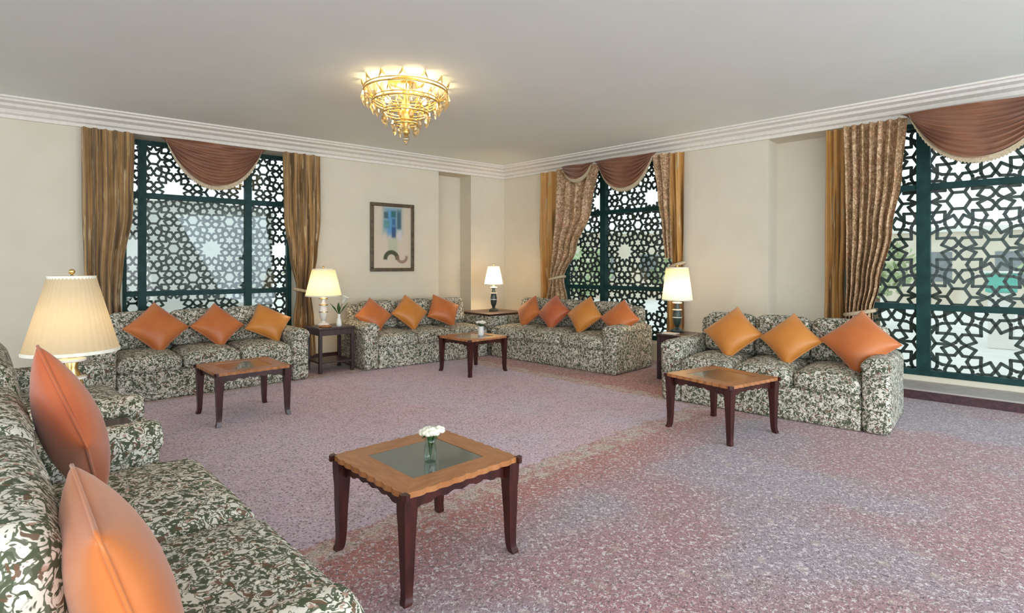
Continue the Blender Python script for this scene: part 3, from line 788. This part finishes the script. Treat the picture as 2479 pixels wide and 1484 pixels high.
# ------------------------------------------------------------------ curtains
def drape(w, edges, o, mat, folds, amp=.035, nz=30, nsx=90, phase=0, th=.004):
    """edges: list of (z, s_left, s_right) from top to foot"""
    V, Fc = [], []
    zt, zb = edges[0][0], edges[-1][0]
    def at(z):
        for (za, a0, a1), (zc, b0, b1) in zip(edges, edges[1:]):
            if z <= za+1e-6 and z >= zc-1e-6:
                f = (za-z)/(za-zc) if za > zc else 0
                f = f*f*(3-2*f)
                return a0+(b0-a0)*f, a1+(b1-a1)*f
        return edges[-1][1:]
    for side in (0, 1):
        for j in range(nz+1):
            z = zt+(zb-zt)*j/nz; a, b = at(z)
            sq = abs(b-a)/max(1e-6, abs(edges[0][2]-edges[0][1]))
            am = amp*min(1.6, .6+.5/max(.3, sq))
            for i in range(nsx+1):
                u = i/nsx
                ph_ = u*folds*2*math.pi+phase+.5*math.sin(z*1.7+u*5)
                off = am*(math.sin(ph_)+.3*math.sin(2.3*ph_+z*2))
                V.append(wp(w, a+(b-a)*u, o+off+(th if side else 0), z))
    N = (nz+1)*(nsx+1)
    for j in range(nz):
        for i in range(nsx):
            a = j*(nsx+1)+i; Fc += [(a, a+1, a+nsx+2, a+nsx+1), (N+a+nsx+1, N+a+nsx+2, N+a+1, N+a)]
    for j in range(nz):
        for c in (0, nsx):
            a = j*(nsx+1)+c; Fc.append((a, a+nsx+1, N+a+nsx+1, N+a))
    return V, Fc
def swag(w, s0, s1, o, ztop, drop, mat, name, label, rows=26, cols=40, nf=7):
    root = empty(name, wp(w, (s0+s1)/2, o, ztop)); tag(root, label, 'valance')
    inv = Matrix.Translation(root.location).inverted()
    V, Fc = [], []
    for side in (0, 1):
        for j in range(rows+1):
            v = j/rows
            for i in range(cols+1):
                u = i/cols; q = 1-abs(2*u-1)**2.0
                narrow = 1-.12*v*(1-q)
                s = (s0+s1)/2+(s1-s0)/2*(2*u-1)*narrow
                z = ztop-drop*v*q-.02*v
                off = .015+.045*q*math.sin(v*math.pi)+(.034+.012*math.sin(u*9))*math.sin(v*nf*2*math.pi+.6+1.2*math.sin(u*6))*(.3+q)
                V.append(wp(w, s, o+off+(.004 if side else 0), z))
    N = (rows+1)*(cols+1)
    for j in range(rows):
        for i in range(cols):
            a = j*(cols+1)+i; Fc += [(a, a+1, a+cols+2, a+cols+1), (N+a+cols+1, N+a+cols+2, N+a+1, N+a)]
    for i in range(cols):
        a = rows*(cols+1)+i; Fc.append((a, a+1, N+a+1, N+a))
    obj('swag_cloth', xf((V, Fc), inv), mat, root, True)
    # fringe along the curved hem
    V, Fc = [], []; n = 90
    for i in range(n+1):
        u = i/n; q = 1-abs(2*u-1)**2.0; narrow = 1-.12*(1-q)
        s = (s0+s1)/2+(s1-s0)/2*(2*u-1)*narrow; z = ztop-drop*q-.02
        l = .055*(.7+.3*(i % 2))*(.35+.65*min(1, q*2))
        for oo in (.012, .028): V += [wp(w, s, o+oo, z+.01), wp(w, s, o+oo, z-l)]
    for i in range(n):
        a = 4*i; Fc += [(a, a+4, a+5, a+1), (a+2, a+3, a+7, a+6), (a+1, a+5, a+7, a+3)]
    obj('fringe', xf((V, Fc), inv), M['fringe'], root)
    return root
def curtain(name, w, o, label, edges_px, mat, folds, tie=None, amp=.035, group=None, phase=0, zfoot=.02, extra=None):
    ed = [(z, ps(w, a, o), ps(w, b, o)) for z, a, b in edges_px]
    mid = (ed[0][1]+ed[0][2])/2
    root = empty(name, wp(w, mid, o, ed[-1][0])); tag(root, label, 'curtain', group)
    inv = Matrix.Translation(root.location).inverted()
    obj('drape', xf(drape(w, ed, o, mat, folds, amp, phase=phase), inv), mat, root, True)
    if tie:
        z, a, b = tie; sa, sb = ps(w, a, o), ps(w, b, o); c, hw = (sa+sb)/2, abs(sb-sa)/2
        pts = [wp(w, c+hw*math.cos(t), o+.075*math.sin(t), z+.03*math.cos(t)) for t in [2*math.pi*i/24 for i in range(24)]]
        obj('tieback', xf(tube(pts, .022, 8, True), inv), M['fringe'], root, True)
    if extra: extra(root, inv)
    return root
OC = .10
curtain('curtain', 'L', OC, 'gold brown striped curtain nearest the large cream lampshade', [(2.89, 196, 326), (2.0, 198, 322), (1.30, 203, 298), (.98, 214, 290), (.62, 205, 300), (.1, 200, 305)], M['gold_drape'], 5, None, .035)
curtain('curtain', 'L', OC, 'gold brown striped curtain between the lattice window and the picture', [(2.89, 686, 775), (2.0, 688, 775), (1.5, 700, 768), (1.0, 716, 752), (.6, 708, 760), (.1, 700, 765)], M['gold_drape'], 4, (1.0, 712, 756), .035)
swag('L', ps('L', 385, OC), ps('L', 650, OC), .05, ZC-.01, .52, M['swag'], 'swag_valance', 'rust brown swag valance across the lattice window by the gold curtains')
# narrow window
curtain('curtain', 'R', OC, 'narrow amber side curtain nearest the corner, by the floral tied drape', [(2.89, 1308, 1350), (1.8, 1306, 1345), (1.3, 1310, 1342), (.9, 1312, 1345), (.1, 1308, 1350)], M['amber_drape'], 2, None, .03)
curtain('curtain', 'R', OC+.12, 'floral drape pulled aside on the narrow window', [(2.88, 1346, 1450), (2.2, 1344, 1432), (1.6, 1340, 1395), (1.15, 1335, 1362), (.8, 1325, 1372), (.1, 1322, 1375)], M['floral_drape'], 4, (1.15, 1332, 1366), .03)
curtain('curtain', 'R', OC, 'amber side curtain between the narrow window and the pillar', [(2.89, 1616, 1657), (1.8, 1620, 1657), (1.35, 1628, 1655), (.9, 1618, 1655), (.1, 1614, 1656)], M['amber_drape'], 2, (1.36, 1624, 1657), .03)
curtain('curtain', 'R', OC+.12, 'short floral tail hanging inside the narrow window, pillar side', [(2.88, 1578, 1622), (2.3, 1592, 1622), (1.8, 1606, 1624), (1.45, 1612, 1626)], M['floral_drape'], 2, None, .025)
swag('R', ps('R', 1440, .31), ps('R', 1592, .31), .31, ZC-.01, .42, M['swag'], 'swag_valance', 'small rust swag valance at the top of the narrow window')
swag('R', ps('R', 1360, .30), ps('R', 1438, .30), .30, ZC-.01, .20, M['swag'], 'swag_valance', 'shallow rust swag above the floral tied drape', nf=3)
# wide window
curtain('curtain', 'R', .02, 'gold straight side curtain beside the pillar recess and wide window', [(2.89, 1998, 2062), (1.8, 1997, 2056), (1.1, 1998, 2046), (.6, 1996, 2050), (.11, 1996, 2056)], M['amber_drape'], 3, None, .03)
curtain('curtain', 'R', OC+.05, 'salmon floral drape gathered aside at the wide window', [(2.88, 2040, 2196), (2.3, 2044, 2184), (1.7, 2048, 2160), (1.15, 2050, 2130), (.85, 2048, 2112), (.5, 2044, 2118), (.11, 2040, 2124)], M['floral_drape'], 7, (.84, 2046, 2116), .035)
swag('R', ps('R', 2180, .24), ps('R', 2600, .24), .24, ZC-.01, .50, M['swag'], 'swag_valance', 'broad rust swag valance with cream fringe over the wide window', nf=9)

# ------------------------------------------------------------------ outside
gp = obj('ground', box(-45, 45, 2, 70, -.45, -.30), M['ground']); tag(gp, 'pale paved ground outside the windows', 'ground', kind='structure')
def tree(x, y, h, r, mat, label, seed):
    rnd = random.Random(seed)
    root = empty('tree', (x, y, -.30)); tag(root, label, 'tree', 'trees beyond the lattice windows')
    obj('trunk', tube([(0, 0, 0), (.05, .03, h*.3), (0, .05, h*.62)], [.13, .10, .05], 8), M['bark'], root, True)
    V, Fc = [], []
    for i in range(420):
        a = rnd.uniform(0, 6.28); ph = math.acos(rnd.uniform(-1, 1)); rr = r*rnd.uniform(.45, 1)**.6
        c = Vector((rr*math.sin(ph)*math.cos(a), rr*math.sin(ph)*math.sin(a), h*.62+rr*.85*math.cos(ph)))
        d = Vector((rnd.gauss(0, 1), rnd.gauss(0, 1), rnd.gauss(0, 1))).normalized(); e = d.orthogonal().normalized(); g = d.cross(e)
        s = .16*r*rnd.uniform(.5, 1); k = len(V)
        V += [tuple(c+e*s), tuple(c+g*s*.5), tuple(c-e*s), tuple(c-g*s*.5), tuple(c+d*s*.25)]
        Fc += [(k, k+1, k+4), (k+1, k+2, k+4), (k+2, k+3, k+4), (k+3, k, k+4)]
    f = obj('foliage', (V, Fc), mat, root); f['kind'] = 'stuff'
for i, (x, y, h, r, m, lb) in enumerate([
        (-6.0, 17.0, 2.6, 1.0, 'fol1', 'olive green tree outside, beyond the window with the grey block'),
        (2.2, 17.5, 2.4, 1.0, 'fol2', 'fresh green tree outside, beyond the narrow window'),
        (5.4, 17.8, 2.2, .9, 'fol1', 'low olive tree outside, beyond the narrow window'),
        (11.2, 10.6, 2.6, 1.1, 'fol2', 'fresh green tree outside, beyond the wide window'),
        (9.9, 15.0, 2.6, 1.0, 'fol1', 'olive tree outside, behind the teal utility box')]):
    tree(x, y, h, r, M[m], lb, i+3)
hb_ = empty('outbuilding', (-9.6, 14.0, -.30)); tag(hb_, 'plain grey outbuilding outside the gold curtained window', 'building')
obj('wall', box(-2.0, 1.75, 0, 4, 0, 3.3), M['house'], hb_)
obj('roof', box(-2.1, 1.85, -.1, 4.1, 3.3, 3.42), M['ground'], hb_)
obj('window', box(.25, .33, -.02, .0, .9, 2.7), M['ground'], hb_)
h2 = empty('house', (19, 21, -.30), R(-40)); tag(h2, 'cream house far outside the wide window', 'building')
obj('wall', box(-4, 4, 0, 6, 0, 3.0), M['house2'], h2); obj('roof', box(-4.2, 4.2, -.2, 6.2, 3.0, 3.2), M['ground'], h2)
for x in (-2.6, -.4, 1.8): obj('window', box(x, x+.9, -.02, 0, 1, 2.2), M['dkglass'], h2)
h3 = empty('house', (4.5, 27, -.30)); tag(h3, 'cream house far outside the narrow window', 'building')
obj('wall', box(-4, 4, 0, 6, 0, 3.2), M['house2'], h3); obj('roof', box(-4.2, 4.2, -.2, 6.2, 3.2, 3.4), M['ground'], h3)
for x in (-2.6, -.4, 1.8): obj('window', box(x, x+.9, -.02, 0, 1, 2.2), M['dkglass'], h3)
uc = empty('utility_box', (9.75, 10.95, -.30), R(-42)); tag(uc, 'teal utility box on a pale pedestal outside the wide window', 'box')
obj('pedestal', bbox(-.2, .2, -.15, .15, 0, 1.12, .02), M['ground'], uc); obj('body', bbox(-.24, .24, -.18, .18, 1.12, 1.5, .02), M['teal'], uc)
obj('door', box(-.2, .2, -.19, -.18, 1.15, 1.47), M['teal'], uc); obj('cap', box(-.27, .27, -.21, .21, 1.5, 1.54), M['ground'], uc)
